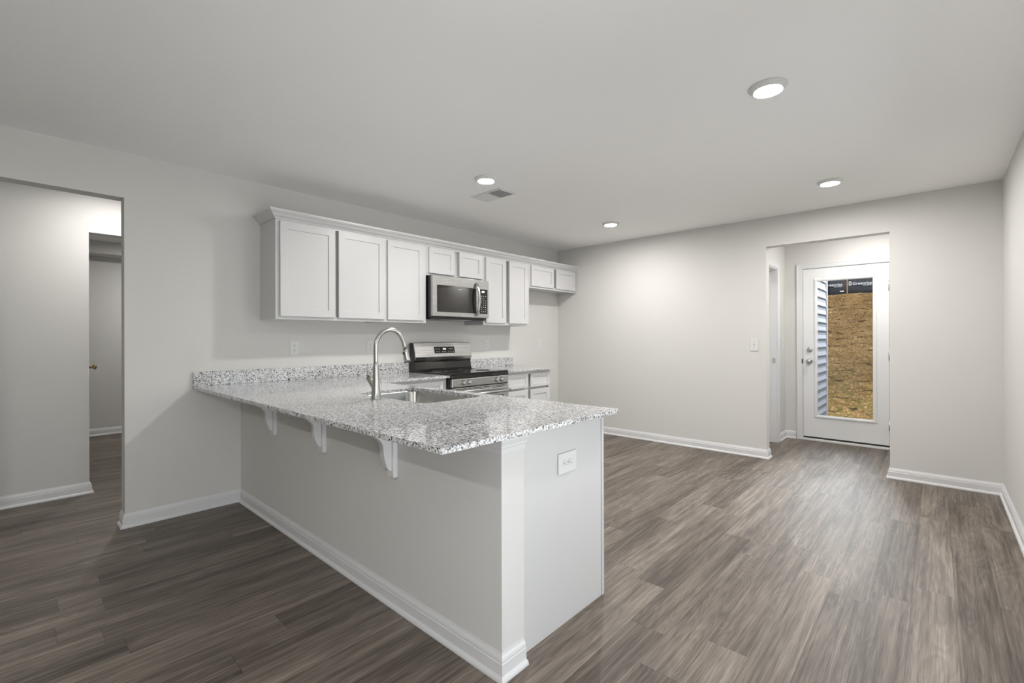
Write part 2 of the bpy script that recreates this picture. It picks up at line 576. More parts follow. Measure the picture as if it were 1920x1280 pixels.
# ---- hall behind the back wall
HY = 1.298
HX0, HX1 = 2.53, 3.64
struct('wall_hall_left', prism(NB(), [(0.115, 0), (0.16, 0), (0.16, 2.05), (0.915, 2.05), (0.915, 0), (HY, 0), (HY, HC), (0.115, HC)], 'x', HX0 - 0.115, HX0), 'wall', 'pale hall wall with a side door left of the glazed door', 'wall')
struct('wall_hall_right', box(NB(), HX1, HX1 + 0.115, 0.115, HY, 0, HC), 'wall', 'hall wall right of the glazed door', 'wall')
DX0, DX1, DZ = 2.722, 3.532, 2.052
struct('wall_hall_back', prism(NB(), [(HX0 - 0.2, 0), (DX0 - 0.02, 0), (DX0 - 0.02, DZ + 0.02), (DX1 + 0.02, DZ + 0.02), (DX1 + 0.02, 0), (HX1 + 0.2, 0), (HX1 + 0.2, HC), (HX0 - 0.2, HC)], 'y', HY, HY + 0.14), 'wall', 'pale outside wall around the glazed door', 'wall')

# ---- corridor and room seen through the left opening
CX = -1.1
struct('wall_corridor', prism(NB(), [(-9.6, 0), (-4.778, 0), (-4.778, 2.094), (-3.9, 2.094), (-3.9, 0), (-3.0, 0), (-3.0, HC), (-9.6, HC)], 'x', CX - 0.115, CX), 'wall', 'pale corridor wall seen through the left opening', 'wall')
struct('wall_corridor_end', box(NB(), -4.1, -0.115, -3.0, -2.885, 0, HC), 'wall', 'end wall of the left corridor', 'wall')
struct('wall_corridor_front', box(NB(), -4.1, -0.115, -9.715, -9.6, 0, HC), 'wall', 'front wall of the left corridor', 'wall')
struct('wall_bedroom', box(NB(), -4.145, -4.03, -9.6, -3.0, 0, HC), 'wall', 'far grey wall of the dim room beyond the corridor', 'wall')
struct('wall_bedroom_bulkhead', box(NB(), -4.03, -3.72, -9.6, -3.0, 2.30, HC), 'wall', 'grey bulkhead along the top of the far room wall', 'wall')

# ---- baseboards
BASE = [(0, 0), (0.026, 0), (0.026, 0.007), (0.0235, 0.013), (0.019, 0.0175), (0.014, 0.019), (0.014, 0.060), (0.0115, 0.063), (0.0115, 0.070), (0.009, 0.078), (0.0045, 0.086), (0.003, 0.092), (0, 0.092)]
def baseboard(name, path, side, label):
    struct(name, sweep(NB(), [(*p, 0.0005) for p in path], BASE, (0, 0, 1), side), 'trim', label, 'baseboard')
baseboard('baseboard_left', [(-0.115, OY1), (0, OY1), (0, KY)], -1, 'white baseboard between the left opening and the half wall')
baseboard('baseboard_left_rear', [(0, -0.955), (0, -0.027)], -1, 'white baseboard in the empty fridge space')
baseboard('baseboard_left_front', [(0, -9.6), (0, OY0), (-0.115, OY0)], -1, 'white baseboard of the living area left wall')
baseboard('baseboard_peninsula', [(0.027, KY), (2.7552, KY), (2.7552, -3.9)], -1, 'white baseboard along the half wall and round its end')
baseboard('baseboard_back_left', [(0, 0), (BX0, 0), (BX0, 0.115)], -1, 'white baseboard left of the back opening')
baseboard('baseboard_back_right', [(BX1, 0.115), (BX1, 0), (WX, 0), (WX, -1.435)], -1, 'white baseboard right of the back opening and along the right wall')
baseboard('baseboard_hall', [(HX0, 0.98), (HX0, HY), (2.65, HY)], -1, 'white baseboard in the hall corner by the glazed door')
baseboard('baseboard_corridor', [(CX, -9.6), (CX, -4.778), (CX - 0.115, -4.778)], -1, 'white baseboard of the left corridor wall')
baseboard('baseboard_bedroom', [(-4.03, -9.6), (-4.03, -3.0)], -1, 'white baseboard of the far room')

# ---- door casings
CAS = [(0, 0), (0.057, 0), (0.057, 0.017), (0.050, 0.018), (0.040, 0.014), (0.018, 0.011), (0.008, 0.009), (0, 0.008)]
struct('trim_1', sweep(NB(), [(DX0 - 0.008, HY, 0), (DX0 - 0.008, HY, DZ + 0.008), (DX1 + 0.008, HY, DZ + 0.008), (DX1 + 0.008, HY, 0)], CAS, (0, -1, 0), 1), 'trim', 'white casing around the glazed outside door', 'door casing')
struct('trim_2', sweep(NB(), [(HX0, 0.905, 0), (HX0, 0.905, 2.045), (HX0, 0.172, 2.045), (HX0, 0.172, 0)], CAS, (1, 0, 0), -1), 'trim', 'white casing around the side door in the hall', 'door casing')
jm = NB()
prism(jm, [(0.16, 0), (0.178, 0), (0.178, 2.032), (0.897, 2.032), (0.897, 0), (0.915, 0), (0.915, 2.05), (0.16, 2.05)], 'x', HX0 - 0.115, HX0 - 0.0005)
struct('trim_3', jm, 'trim', 'white jamb of the side door in the hall', 'door jamb')
jm = NB()
prism(jm, [(DX0 - 0.02, 0), (DX0 - 0.003, 0), (DX0 - 0.003, DZ + 0.003), (DX1 + 0.003, DZ + 0.003), (DX1 + 0.003, 0), (DX1 + 0.02, 0), (DX1 + 0.02, DZ + 0.02), (DX0 - 0.02, DZ + 0.02)], 'y', HY + 0.0005, HY + 0.14)
struct('trim_4', jm, 'trim', 'white jamb around the glazed outside door', 'door jamb')

# ---- glass patio doors added out of view in the right wall for fill light
for k, (wy, lb) in enumerate(((-4.75, 'added white framed glass patio door for fill light beside the living area'), (-2.3, 'added white framed glass patio door for fill light beside the kitchen'))):
    w = thing('window_%d' % (k + 1), lb, 'window', (WX + 0.06, wy, 0), kind='structure')
    fr = NB()
    sweep(fr, [(0, -0.8, 0.001), (0, -0.8, 2.08), (0, 0.8, 2.08), (0, 0.8, 0.001)], [(0, -0.04), (0.06, -0.04), (0.06, 0.04), (0, 0.04)], (1, 0, 0), -1, closed=True)
    obj('window_frame', fr, 'trim', w)
    obj('mullion', box(NB(), -0.03, 0.03, -0.04, 0.04, 0.06, 2.02), 'trim', w)
    obj('pane', box(NB(), -0.003, 0.003, -0.74, 0.74, 0.06, 2.02), 'glass', w)

# ---- glazed outside door
d = thing('door_1', 'white outside door with a tall single glass pane', 'door', (DX0, HY, 0.0), kind='structure')
DW = DX1 - DX0
def R(x0, x1, z0, z1): return [(x0, z0), (x1, z0), (x1, z1), (x0, z1)]
GX0, GX1, GZ0, GZ1 = 2.868 - DX0, 3.390 - DX0, 0.308, 1.897
def ring_prism(bm, o, i, axis, a, b):
    """a flat rectangular ring (outer o, inner i as x0,x1,z0,z1) of some depth"""
    if axis == 'y':
        sweep(bm, [(i[0], a, i[2]), (i[1], a, i[2]), (i[1], a, i[3]), (i[0], a, i[3])], [(0, 0), (i[0] - o[0], 0), (i[0] - o[0], b - a), (0, b - a)], (0, 1, 0), 1, closed=True)
    return bm
slab = NB()
ring = [(0, DW, 0.045, DZ), (GX0 - 0.02, GX1 + 0.02, GZ0 - 0.02, GZ1 + 0.02)]
def frame_mesh(bm, o, i, a, b, mp):
    """a rectangular frame: outer rectangle o, hole i, from depth a to depth b; mp maps (u, w, depth) to xyz"""
    def rect(r): return [(r[0], r[2]), (r[1], r[2]), (r[1], r[3]), (r[0], r[3])]
    V = {}
    for k, r in (('o', o), ('i', i)):
        for dd, dep in (('a', a), ('b', b)):
            V[k + dd] = [bm.verts.new(mp(u, w_, dep)) for u, w_ in rect(r)]
    fs = []
    for j in range(4):
        q = (j + 1) % 4
        fs.append(bm.faces.new((V['oa'][j], V['oa'][q], V['ia'][q], V['ia'][j])))
        fs.append(bm.faces.new((V['ob'][j], V['ob'][q], V['ib'][q], V['ib'][j])))
        fs.append(bm.faces.new((V['oa'][j], V['oa'][q], V['ob'][q], V['ob'][j])))
        fs.append(bm.faces.new((V['ia'][j], V['ia'][q], V['ib'][q], V['ib'][j])))
    bmesh.ops.recalc_face_normals(bm, faces=fs)
    return bm
mpY = lambda u, w_, dep: (u, dep, w_)
frame_mesh(slab, ring[0], ring[1], 0.006, 0.05, mpY)
obj('door_panel', slab, 'door', d)
lf = NB()
sweep(lf, [(GX0, 0.006, GZ0), (GX1, 0.006, GZ0), (GX1, 0.006, GZ1), (GX0, 0.006, GZ1)], [(0, -0.02), (0, 0.002), (0.006, 0.009), (0.018, 0.0125), (0.030, 0.0095), (0.036, 0.004), (0.038, 0.0), (0.02, 0.0), (0.02, -0.02)], (0, -1, 0), -1, closed=True)
lfo = obj('glass_frame', lf, 'door', d)
obj('glass_pane', box(NB(), GX0 - 0.01, GX1 + 0.01, 0.022, 0.034, GZ0 - 0.01, GZ1 + 0.01), 'glass', d)
dl = obj('deadbolt', lathe(NB(), [(0, 0.0), (0.031, 0.0), (0.031, -0.006), (0.027, -0.012), (0.012, -0.014), (0, -0.014)], (0.066, 0.006, 1.085), (0, 1, 0)), 'chrome', d, 'round satin chrome deadbolt')
obj('thumb_turn', box(NB(), 0.066 - 0.016, 0.066 + 0.016, -0.026, -0.008, 1.081, 1.089, 0.003), 'chrome', dl)
kn = obj('door_knob', lathe(NB(), [(0, 0.0), (0.033, 0.0), (0.033, -0.005), (0.026, -0.011), (0.013, -0.014), (0.012, -0.030), (0.020, -0.036), (0.027, -0.046), (0.027, -0.056), (0.020, -0.064), (0, -0.066)], (0.066, 0.006, 0.947), (0, 1, 0)), 'chrome', d, 'round satin chrome door knob')
obj('strike_plate', box(NB(), -0.0135, -0.0005, -0.0095, 0.004, 0.92, 0.975), 'slot', d)
for zc in (1.80, 1.03, 0.26):
    hg = NB()
    lathe(hg, [(0, -0.052), (0.0065, -0.052), (0.0065, 0.052), (0, 0.052)], (DW + 0.001, -0.003, zc), (0, 0, 1), 12)
    obj('hinge', hg, 'hinge', d, 'satin metal hinge')
obj('weather_strip', box(NB(), 0.0, DW, 0.012, 0.05, 0.024, 0.0445), 'rubber', d)
obj('threshold', box(NB(), -0.002, DW + 0.002, -0.03, 0.14, 0.0005, 0.024, 0.004), 'threshold', d)

# ---- side door in the hall (closed, set back in its jamb)
d2 = thing('door_2', 'white side door set back in the hall wall', 'door', (HX0 - 0.10, 0.18, 0.0), kind='structure')
obj('door_panel', box(NB(), -0.012, 0.0, 0.002, 0.713, 0.01, 2.03), 'door', d2)
obj('strike_plate', box(NB(), 0.052, 0.085, 0.7145, 0.7165, 0.93, 0.99), 'hinge', d2)
st = NB()
prism(st, [(-0.0015, 0.0), (0.010, 0.0), (0.010, 2.02), (0.705, 2.02), (0.705, 0), (0.7165, 0), (0.7165, 2.0315), (-0.0015, 2.0315)], 'x', 0.002, 0.036)
obj('door_stop', st, 'trim', d2)

# ---- room door in the corridor, swung into the far room
d3 = thing('door_3', 'pale inner door folded back behind the corridor wall with brass knob', 'door', (CX - 0.12, -4.80, 0), kind='structure')
obj('door_panel', box(NB(), -0.42, -0.003, 0.0, 0.031, 0.012, 2.03, 0.002), 'door', d3)
obj('door_knob', lathe(NB(), [(0, 0), (0.026, 0), (0.026, 0.004), (0.013, 0.008), (0.010, 0.026), (0.016, 0.031), (0.022, 0.040), (0.021, 0.049), (0.012, 0.055), (0, 0.056)], (-0.07, 0.031, 1.003), (0, 1, 0)), 'brass', d3, 'small aged brass knob')

# ================================================================ WALL CABINETS
mpX = lambda x0, sgn=1: (lambda u, w_, dep: (x0 + sgn * dep, u, w_))
def shaker(root, y0, y1, z0, z1, x0, rail=0.056, name='door'):
    """shaker door on the plane x0, facing +x: a frame and its recessed panel"""
    bm = NB()
    o = (y0, y1, z0, z1); i = (y0 + rail, y1 - rail, z0 + rail, z1 - rail)
    frame_mesh(bm, o, i, 0.0, 0.019, mpX(x0))
    dr = bevel_mod(obj(name, bm, 'cab', root), 0.0012, 2, 50)
    obj('recessed_panel', box(NB(), x0 + 0.003, x0 + 0.0115, y0 + rail - 0.006, y1 - rail + 0.006, z0 + rail - 0.006, z1 - rail + 0.006), 'cab', dr)
    return dr

def wall_cabinet(y0, y1, z0, z1, doors, label, rail=0.056, D=0.305):
    r = thing('wall_cabinet', label, 'cabinet', (0, y0, z0), group=None)
    w_, h = y1 - y0, z1 - z0
    t = 0.013
    body = prism(NB(), [(0, 0), (t, 0), (t, 0.014), (w_ - t, 0.014), (w_ - t, 0), (w_, 0), (w_, h), (0, h)], 'x', 0.001, D - 0.0195)
    obj('cabinet_body', body, 'cab', r)
    ff = NB()
    frame_mesh(ff, (0, w_, 0, h), (0.03, w_ - 0.03, 0.03, h - 0.03), D - 0.019, D, mpX(0.0))
    obj('face_frame', ff, 'cab', r)
    for a, b in doors:
        shaker(r, a - y0, b - y0, 0.023, h - 0.029, D + 0.001, rail)
    return r
ZB, ZTOP, ZS = 1.38, 2.142, 1.842
wall_cabinet(-3.878, -2.9635, ZB, ZTOP, [(-3.851, -3.422), (-3.394, -2.966)], 'white two door wall cabinet at the left end of the row')
wall_cabinet(-2.9625, -2.507, ZB, ZTOP, [(-2.935, -2.541)], 'white single door wall cabinet beside the microwave')
wall_cabinet(-2.506, -1.745, ZS, ZTOP, [(-2.478, -2.159), (-2.097, -1.772)], 'short white two door wall cabinet above the microwave', 0.05)
wall_cabinet(-1.744, -0.9825, ZB, ZTOP, [(-1.716, -1.402), (-1.345, -1.022)], 'white two door wall cabinet right of the microwave')
wall_cabinet(-0.9815, -0.012, ZS, ZTOP, [(-0.953, -0.510), (-0.458, -0.030)], 'short white two door wall cabinet over the empty fridge space', 0.05)

cr = thing('crown_molding', 'white crown molding along the top of the wall cabinets', 'molding', (0, -3.878, 2.128))
CROWN = [(0.0008, 0), (0.007, 0), (0.009, 0.006), (0.012, 0.010), (0.018, 0.013), (0.026, 0.020), (0.036, 0.034), (0.044, 0.040), (0.048, 0.041), (0.050, 0.046), (0.056, 0.048), (0.056, 0.064), (0.0008, 0.064)]
obj('molding_strip', sweep(NB(), [(0.0008, 0, 0), (0.305, 0, 0), (0.305, 3.8775, 0)], CROWN, (0, 0, 1), -1), 'cab', cr)

# ================================================================ MICROWAVE
mw = thing('microwave', 'stainless steel microwave mounted over the range', 'microwave', (0, -2.4975, 1.428))
MWW, MWH, MX = 0.745, 0.413, 0.392
obj('body', box(NB(), 0.002, 0.364, 0.006, MWW - 0.006, 0.006, MWH - 0.002), 'black', mw)
fr = NB()
prism(fr, [(0.0, 0.018), (0.0, MWH - 0.001), (MWW, MWH - 0.001), (MWW, 0.018)], 'x', 0.366, MX - 0.012)
bk = bevel_mod(obj('front_chassis', fr, 'steel_h', mw), 0.002)
WY0, WY1, WZ0, WZ1 = 0.052, 0.512, 0.062, 0.318
dr = NB()
frame_mesh(dr, (0.0, 0.596, 0.020, MWH - 0.002), (WY0, WY1 + 0.055, WZ0, WZ1), MX - 0.0115, MX + 0.008, mpX(0))
dro = bevel_mod(obj('door', dr, 'steel_h', mw), 0.003)
obj('door_glass', box(NB(), MX - 0.010, MX + 0.0062, WY0 - 0.004, WY1 + 0.059, WZ0 - 0.004, WZ1 + 0.004), 'blackglass', dro, 'dark tinted door window')
lg = NB()
yy = 0.315
for wl in (0.008, 0.006, 0.008, 0.004, 0.008, 0.006, 0.008, 0.006):
    box(lg, MX + 0.0062, MX + 0.0066, yy, yy + wl * 0.82, 0.288, 0.2955)
    yy += wl + 0.0008
obj('maker_mark', lg, 'marks', dro)
cp = NB()
box(cp, MX - 0.0115, MX + 0.008, 0.5985, MWW - 0.001, 0.020, MWH - 0.002, 0.003)
cpo = obj('control_side', cp, 'steel_h', mw)
obj('keypad', box(NB(), MX + 0.0072, MX + 0.0092, 0.610, MWW - 0.022, WZ0, WZ1), 'blackglass', cpo, 'black keypad with pale button marks')
for iz in range(8):
    for iy in range(3):
        if (iz + iy * 2) % 7 == 3: continue
        obj('button_mark', box(NB(), MX + 0.0092, MX + 0.0096, 0.632 + iy * 0.029, 0.642 + iy * 0.029, 0.082 + iz * 0.023, 0.088 + iz * 0.023), 'marks', cpo)
dg = NB()
for k in range(3):
    box(dg, MX + 0.0092, MX + 0.0096, 0.642 + k * 0.013, 0.652 + k * 0.013, 0.284, 0.303)
obj('clock_display', dg, 'digits', cpo)
hp = []
for k in range(17):
    t = k / 16
    hp.append((MX + 0.010 + 0.048 * math.sin(PI * t) ** 0.6, 0.562 + 0.004 * math.sin(PI * t), 0.034 + t * 0.345))
hb = NB()
ringpts = []
for p in hp:
    ringpts.append([hb.verts.new((p[0] + dx, p[1] + dy, p[2])) for dx, dy in ((-0.008, -0.013), (0.002, -0.014), (0.006, -0.007), (0.0065, 0.007), (0.002, 0.014), (-0.008, 0.013))])
for A, B in zip(ringpts, ringpts[1:]):
    for k in range(6):
        f = hb.faces.new((A[k], A[(k + 1) % 6], B[(k + 1) % 6], B[k])); f.smooth = True
hb.faces.new(ringpts[0]); hb.faces.new(ringpts[-1])
bmesh.ops.recalc_face_normals(hb, faces=hb.faces)
obj('handle', hb, 'chrome', dro, 'curved steel pull handle')
obj('bottom_grille', box(NB(), 0.02, 0.36, 0.02, MWW - 0.02, -0.008, 0.006), 'black', mw)
obj('bottom_lamp_cover', box(NB(), 0.24, 0.34, 0.16, 0.56, -0.0115, -0.0085), 'steel_h', mw)

# ================================================================ RANGE
rg = thing('range', 'stainless steel electric range with black ceramic cooktop', 'range', (0, -2.502, 0))
RW = 0.754
obj('body', box(NB(), 0.03, 0.648, 0.002, RW - 0.002, 0.06, 0.894), 'black', rg)
for fy in (0.05, RW - 0.05):
    for fx in (0.08, 0.58):
        obj('foot', lathe(NB(), [(0.018, 0.0005), (0.018, 0.058)], (fx, fy, 0), (0, 0, 1), 12), 'black', rg)
ct = obj('cooktop', box(NB(), 0.10, 0.676, 0.0, RW, 0.8955, 0.909, 0.004), 'cooktop', rg)
for ex, ey, er in ((0.26, 0.19, 0.075), (0.26, 0.56, 0.09), (0.50, 0.19, 0.105), (0.50, 0.56, 0.08)):
    fl = NB()
    lathe(fl, [(er, 0.9091), (er, 0.9094), (er - 0.002, 0.9094), (er - 0.002, 0.9091)], (ex, ey, 0), (0, 0, 1), 48)
    obj('burner_ring', fl, 'marks', ct)
obj('front_rim', box(NB(), 0.6485, 0.682, 0.0, RW, 0.860, 0.8953, 0.006), 'blackglass', rg)
pn = obj('control_panel', box(NB(), 0.6485, 0.680, 0.004, RW - 0.002, 0.783, 0.8595, 0.006), 'steel_h', rg)
for ky in (0.136, 0.206, 0.575, 0.646):
    k = NB()
    lathe(k, [(0, 0), (0.0245, 0), (0.0245, 0.004), (0.021, 0.008), (0.019, 0.026), (0.0165, 0.029), (0, 0.029)], (0.680, ky, 0.822), (1, 0, 0), 28)
    ko = obj('knob', k, 'chrome', rg)
    obj('knob_grip', box(NB(), 0.7085, 0.715, ky - 0.0045, ky + 0.0045, 0.806, 0.838, 0.002), 'steel_h', ko)
obj('vent_gap', box(NB(), 0.6485, 0.668, 0.006, RW - 0.006, 0.774, 0.7828), 'black', rg)
vt = obj('vent_trim', box(NB(), 0.6485, 0.676, 0.004, RW - 0.004, 0.748, 0.7738, 0.003), 'steel_h', rg)
sl = NB()
for a, b in ((0.05, 0.18), (0.215, 0.235), (0.26, 0.37), (0.40, 0.50), (0.525, 0.545), (0.575, 0.70)):
    box(sl, 0.6755, 0.6768, a, b, 0.760, 0.766)
obj('vent_slots', sl, 'slot', vt)
od = NB()
frame_mesh(od, (0.004, RW - 0.004, 0.20, 0.746), (0.075, RW - 0.075, 0.27, 0.665), 0.6485, 0.682, mpX(0))
odo = bevel_mod(obj('oven_door', od, 'steel_h', rg), 0.004)
obj('oven_window', box(NB(), 0.655, 0.6805, 0.07, RW - 0.07, 0.265, 0.67), 'blackglass', odo, 'dark oven window')
obj('sticker', box(NB(), 0.6806, 0.6812, 0.615, 0.660, 0.628, 0.662), 'sticker', odo, 'small white sticker on the oven window')
hd = NB()
tube(hd, [(0.735, 0.03 + (RW - 0.06) * k / 12, 0.712) for k in range(13)], 0.0135, 16)
hdo = obj('oven_handle', hd, 'chrome', odo, 'round steel oven handle')
for yb_ in (0.06, RW - 0.06):
    box_ = NB(); box(box_, 0.682, 0.735, yb_ - 0.012, yb_ + 0.012, 0.703, 0.722, 0.004)
    obj('handle_bracket', box_, 'chrome', rg)
obj('storage_drawer', box(NB(), 0.6485, 0.680, 0.004, RW - 0.004, 0.065, 0.194, 0.005), 'steel_h', rg)
# backguard
bgp = [(0.034, 1.190), (0.088, 1.190), (0.093, 1.186), (0.129, 1.046), (0.127, 1.040), (0.112, 1.014), (0.034, 1.014)]
bgo = obj('backguard', prism(NB(), bgp, 'y', 0.004, RW - 0.004), 'steel_h', rg)
for ya, yb_ in ((0.0005, 0.0038), (RW - 0.0038, RW - 0.0005)):
    ec = NB()
    prism(ec, [(0.030, 0.9095), (0.030, 1.186), (0.078, 1.188), (0.116, 1.046), (0.104, 1.010), (0.104, 0.9095)], 'y', ya, yb_)
    obj('backguard_end', ec, 'black', rg)
obj('backguard_riser', prism(NB(), [(0.034, 1.0135), (0.100, 1.0135), (0.098, 1.002), (0.108, 0.990), (0.118, 0.925), (0.130, 0.9095), (0.034, 0.9095)], 'y', 0.004, RW - 0.004), 'blackglass', rg)
# control display on the slanted face
import mathutils
pa, pb = Vector((0.093, 0, 1.186)), Vector((0.129, 0, 1.046))
dirv = (pb - pa).normalized(); nrm = Vector((-dirv.z, 0, dirv.x)); nrm = nrm if nrm.x > 0 else -nrm
def on_slant(bm, y0, y1, z0, z1, off, th):
    def pt(y, z): return pa + dirv * ((pa.z - z) / -dirv.z) + Vector((0, y, 0))
    c = [pt(y0, z0), pt(y1, z0), pt(y1, z1), pt(y0, z1)]
    v0 = [bm.verts.new(p + nrm * off) for p in c]; v1 = [bm.verts.new(p + nrm * (off + th)) for p in c]
    fs = [bm.faces.new(v0), bm.faces.new(v1)] + [bm.faces.new((v0[i], v0[(i + 1) % 4], v1[(i + 1) % 4], v1[i])) for i in range(4)]
    bmesh.ops.recalc_face_normals(bm, faces=fs)
    return bm
dp = obj('display', on_slant(NB(), 0.246, 0.517, 1.080, 1.147, 0.0002, 0.0012), 'blackglass', rg, 'black control display with a lit clock')
for y_ in (0.266, 0.286, 0.306, 0.44, 0.456, 0.472, 0.488):
    obj('button_mark', on_slant(NB(), y_, y_ + 0.009, 1.120, 1.126, 0.0014, 0.0003), 'marks', dp)
for y_ in (0.266, 0.284, 0.302, 0.345, 0.365, 0.385, 0.43, 0.46, 0.49):
    obj('button_mark', on_slant(NB(), y_, y_ + 0.008, 1.092, 1.099, 0.0014, 0.0003), 'marks', dp)
dg = NB()
for y_ in (0.362, 0.374, 0.389):
    on_slant(dg, y_, y_ + 0.009, 1.117, 1.131, 0.0014, 0.0003)
obj('clock_digits', dg, 'digits', dp)

# ================================================================ BASE CABINETS
def base_cabinet(label, y0, y1, cols, x1=0.605):
    r = thing('base_cabinet', label, 'cabinet', (0, y0, 0))
    w_ = y1 - y0
    bd = prism(NB(), [(0.002, 0.0), (x1 - 0.08, 0.0), (x1 - 0.08, 0.105), (x1 - 0.0195, 0.105), (x1 - 0.0195, 0.8735), (0.002, 0.8735)], 'y', 0, w_)
    obj('cabinet_body', bd, 'cab', r)
    ff = NB()
    frame_mesh(ff, (0, w_, 0.105, 0.8735), (0.035, w_ - 0.035, 0.14, 0.84), x1 - 0.019, x1, mpX(0))
    obj('face_frame', ff, 'cab', r)
    for a, b in cols:
        shaker(r, a - y0, b - y0, 0.695, 0.846, x1 + 0.001, 0.038, 'drawer_front')
        shaker(r, a - y0, b - y0, 0.13, 0.672, x1 + 0.001, 0.056, 'door')
    return r
base_cabinet('white base cabinet right of the range with two drawers', -1.743, -0.962, [(-1.700, -1.372), (-1.328, -0.997)])
base_cabinet('white base cabinet in the corner left of the range', -3.28, -2.507, [(-3.00, -2.555)])
# peninsula cabinet: facing the range side
pc = thing('peninsula_cabinet', 'white cabinet under the sink with a plain end panel', 'cabinet', (0.66, -3.896, 0))
pw = 2.7295 - 0.66 - 0.013
pb_ = prism(NB(), [(0.0008, 0.0), (0.515, 0.0), (0.515, 0.105), (0.575, 0.105), (0.575, 0.60), (0.0008, 0.60)], 'x', 0, pw)
obj('cabinet_body', pb_, 'cab', pc)
fb = NB(); box(fb, 0, pw, 0.5755, 0.594, 0.105, 0.8735)
obj('face_frame', fb, 'cab', pc)
obj('back_rail', box(NB(), 0, pw, 0.001, 0.03, 0.601, 0.8735), 'cab', pc)
obj('end_panel', box(NB(), pw + 0.0005, pw + 0.013, 0.0008, 0.592, 0.0005, 0.8735, 0.001), 'cab', pc, 'plain white end panel of the peninsula')
obj('end_stile', box(NB(), pw + 0.0005, pw + 0.0155, 0.5945, 0.6135, 0.0005, 0.8735, 0.0015), 'cab', pc)
for k in range(4):
    dn = NB(); u0 = 0.03 + k * 0.505
    mpP = lambda u, w_, dep: (u, 0.5955 + dep, w_)
    frame_mesh(dn, (u0, u0 + 0.475, 0.13, 0.85), (u0 + 0.056, u0 + 0.419, 0.186, 0.794), 0, 0.018, mpP)
    do = obj('door', dn, 'cab', pc)
    obj('recessed_panel', box(NB(), u0 + 0.05, u0 + 0.425, 0.598, 0.606, 0.18, 0.80), 'cab', do)

# ================================================================ COUNTERTOPS
SX0, SX1, SY0, SY1, SR = 1.265, 1.968, -3.772, -3.335, 0.075
def rrect(x0, x1, y0, y1, r, seg=8):
    out = []
    for cx_, cy_, a0 in ((x1 - r, y1 - r, 0), (x0 + r, y1 - r, 90), (x0 + r, y0 + r, 180), (x1 - r, y0 + r, 270)):
        for k in range(seg + 1):
            a = math.radians(a0 + 90 * k / seg)
            out.append((cx_ + r * math.cos(a), cy_ + r * math.sin(a)))
    return out
gc = thing('granite_countertop', 'L shaped speckled grey granite counter over the half wall and corner', 'countertop', (0, -4.331, 0.8752))
def slab_mesh(outline, hole, z0, z1, oy):
    bm = NB()
    loops = []
    for pts in ([outline] + ([hole] if hole else [])):
        vs = [bm.verts.new((p[0], p[1] - oy, z0)) for p in pts]
        loops += [bm.edges.new((vs[i], vs[(i + 1) % len(vs)])) for i in range(len(vs))]
    bmesh.ops.triangle_fill(bm, use_beauty=True, use_dissolve=False, edges=loops)
    top = bmesh.ops.extrude_face_region(bm, geom=list(bm.faces))
    bmesh.ops.translate(bm, vec=(0, 0, z1 - z0), verts=[e for e in top['geom'] if isinstance(e, bmesh.types.BMVert)])
    bmesh.ops.recalc_face_normals(bm, faces=bm.faces)
    return bm
outl = [(0.001, -4.331)]
for cx_, cy_, a0 in ((2.804 - 0.012, -4.331 + 0.012, 270), (2.804 - 0.012, -3.263 - 0.012, 0)):
    for k in range(5):
        a = math.radians(a0 + 90 * k / 4)
        outl.append((cx_ + 0.012 * math.cos(a), cy_ + 0.012 * math.sin(a)))
outl += [(0.655, -3.263), (0.655, -2.5045), (0.001, -2.5045)]
sl_ = obj('slab', slab_mesh(outl, rrect(SX0, SX1, SY0, SY1, SR), 0, ZT - 0.8752, -4.331), 'granite', gc)
bevel_mod(sl_, 0.0025, 2, 50)
bevel_mod(obj('backsplash', box(NB(), 0.001, 0.021, 0.0, 1.8265, ZT - 0.8752 + 0.0004, 0.122), 'granite', gc), 0.0015)
g2 = thing('granite_countertop', 'short speckled grey granite counter right of the range', 'countertop', (0, -1.7445, 0.8752))
bevel_mod(obj('slab', box(NB(), 0.001, 0.655, 0.0, 0.80, 0, ZT - 0.8752), 'granite', g2), 0.0025, 2, 50)
bevel_mod(obj('backsplash', box(NB(), 0.001, 0.021, 0.0, 0.789, ZT - 0.8752 + 0.0004, 0.122), 'granite', g2), 0.0015)

# ---- sink
sk = thing('sink', 'undermount stainless steel sink in the peninsula counter', 'sink', (0, 0, 0.69))
sb = NB()
rings = []
zt_ = 0.8748 - 0.69
for ins, z in ((-0.018, zt_), (0.0, zt_), (0.003, zt_ - 0.006), (0.006, 0.03), (0.016, 0.008), (0.035, 0.001)):
    rings.append([sb.verts.new((p[0], p[1], z)) for p in rrect(SX0 + ins, SX1 - ins, SY0 + ins, SY1 - ins, max(0.02, SR - ins * 0.6), 8)])
for A, B in zip(rings, rings[1:]):
    for i in range(len(A)):
        f = sb.faces.new((A[i], A[(i + 1) % len(A)], B[(i + 1) % len(A)], B[i])); f.smooth = True
sb.faces.new(rings[-1])
bmesh.ops.recalc_face_normals(sb, faces=sb.faces)
so = obj('bowl', sb, 'sink', sk)
sd_ = so.modifiers.new('thickness', 'SOLIDIFY'); sd_.thickness = 0.0015; sd_.offset = -1
obj('drain', lathe(NB(), [(0.0, 0.0035), (0.02, 0.0035), (0.045, 0.004), (0.05, 0.0015)], ((SX0 + SX1) / 2, (SY0 + SY1) / 2, 0), (0, 0, 1), 24), 'chrome', sk)

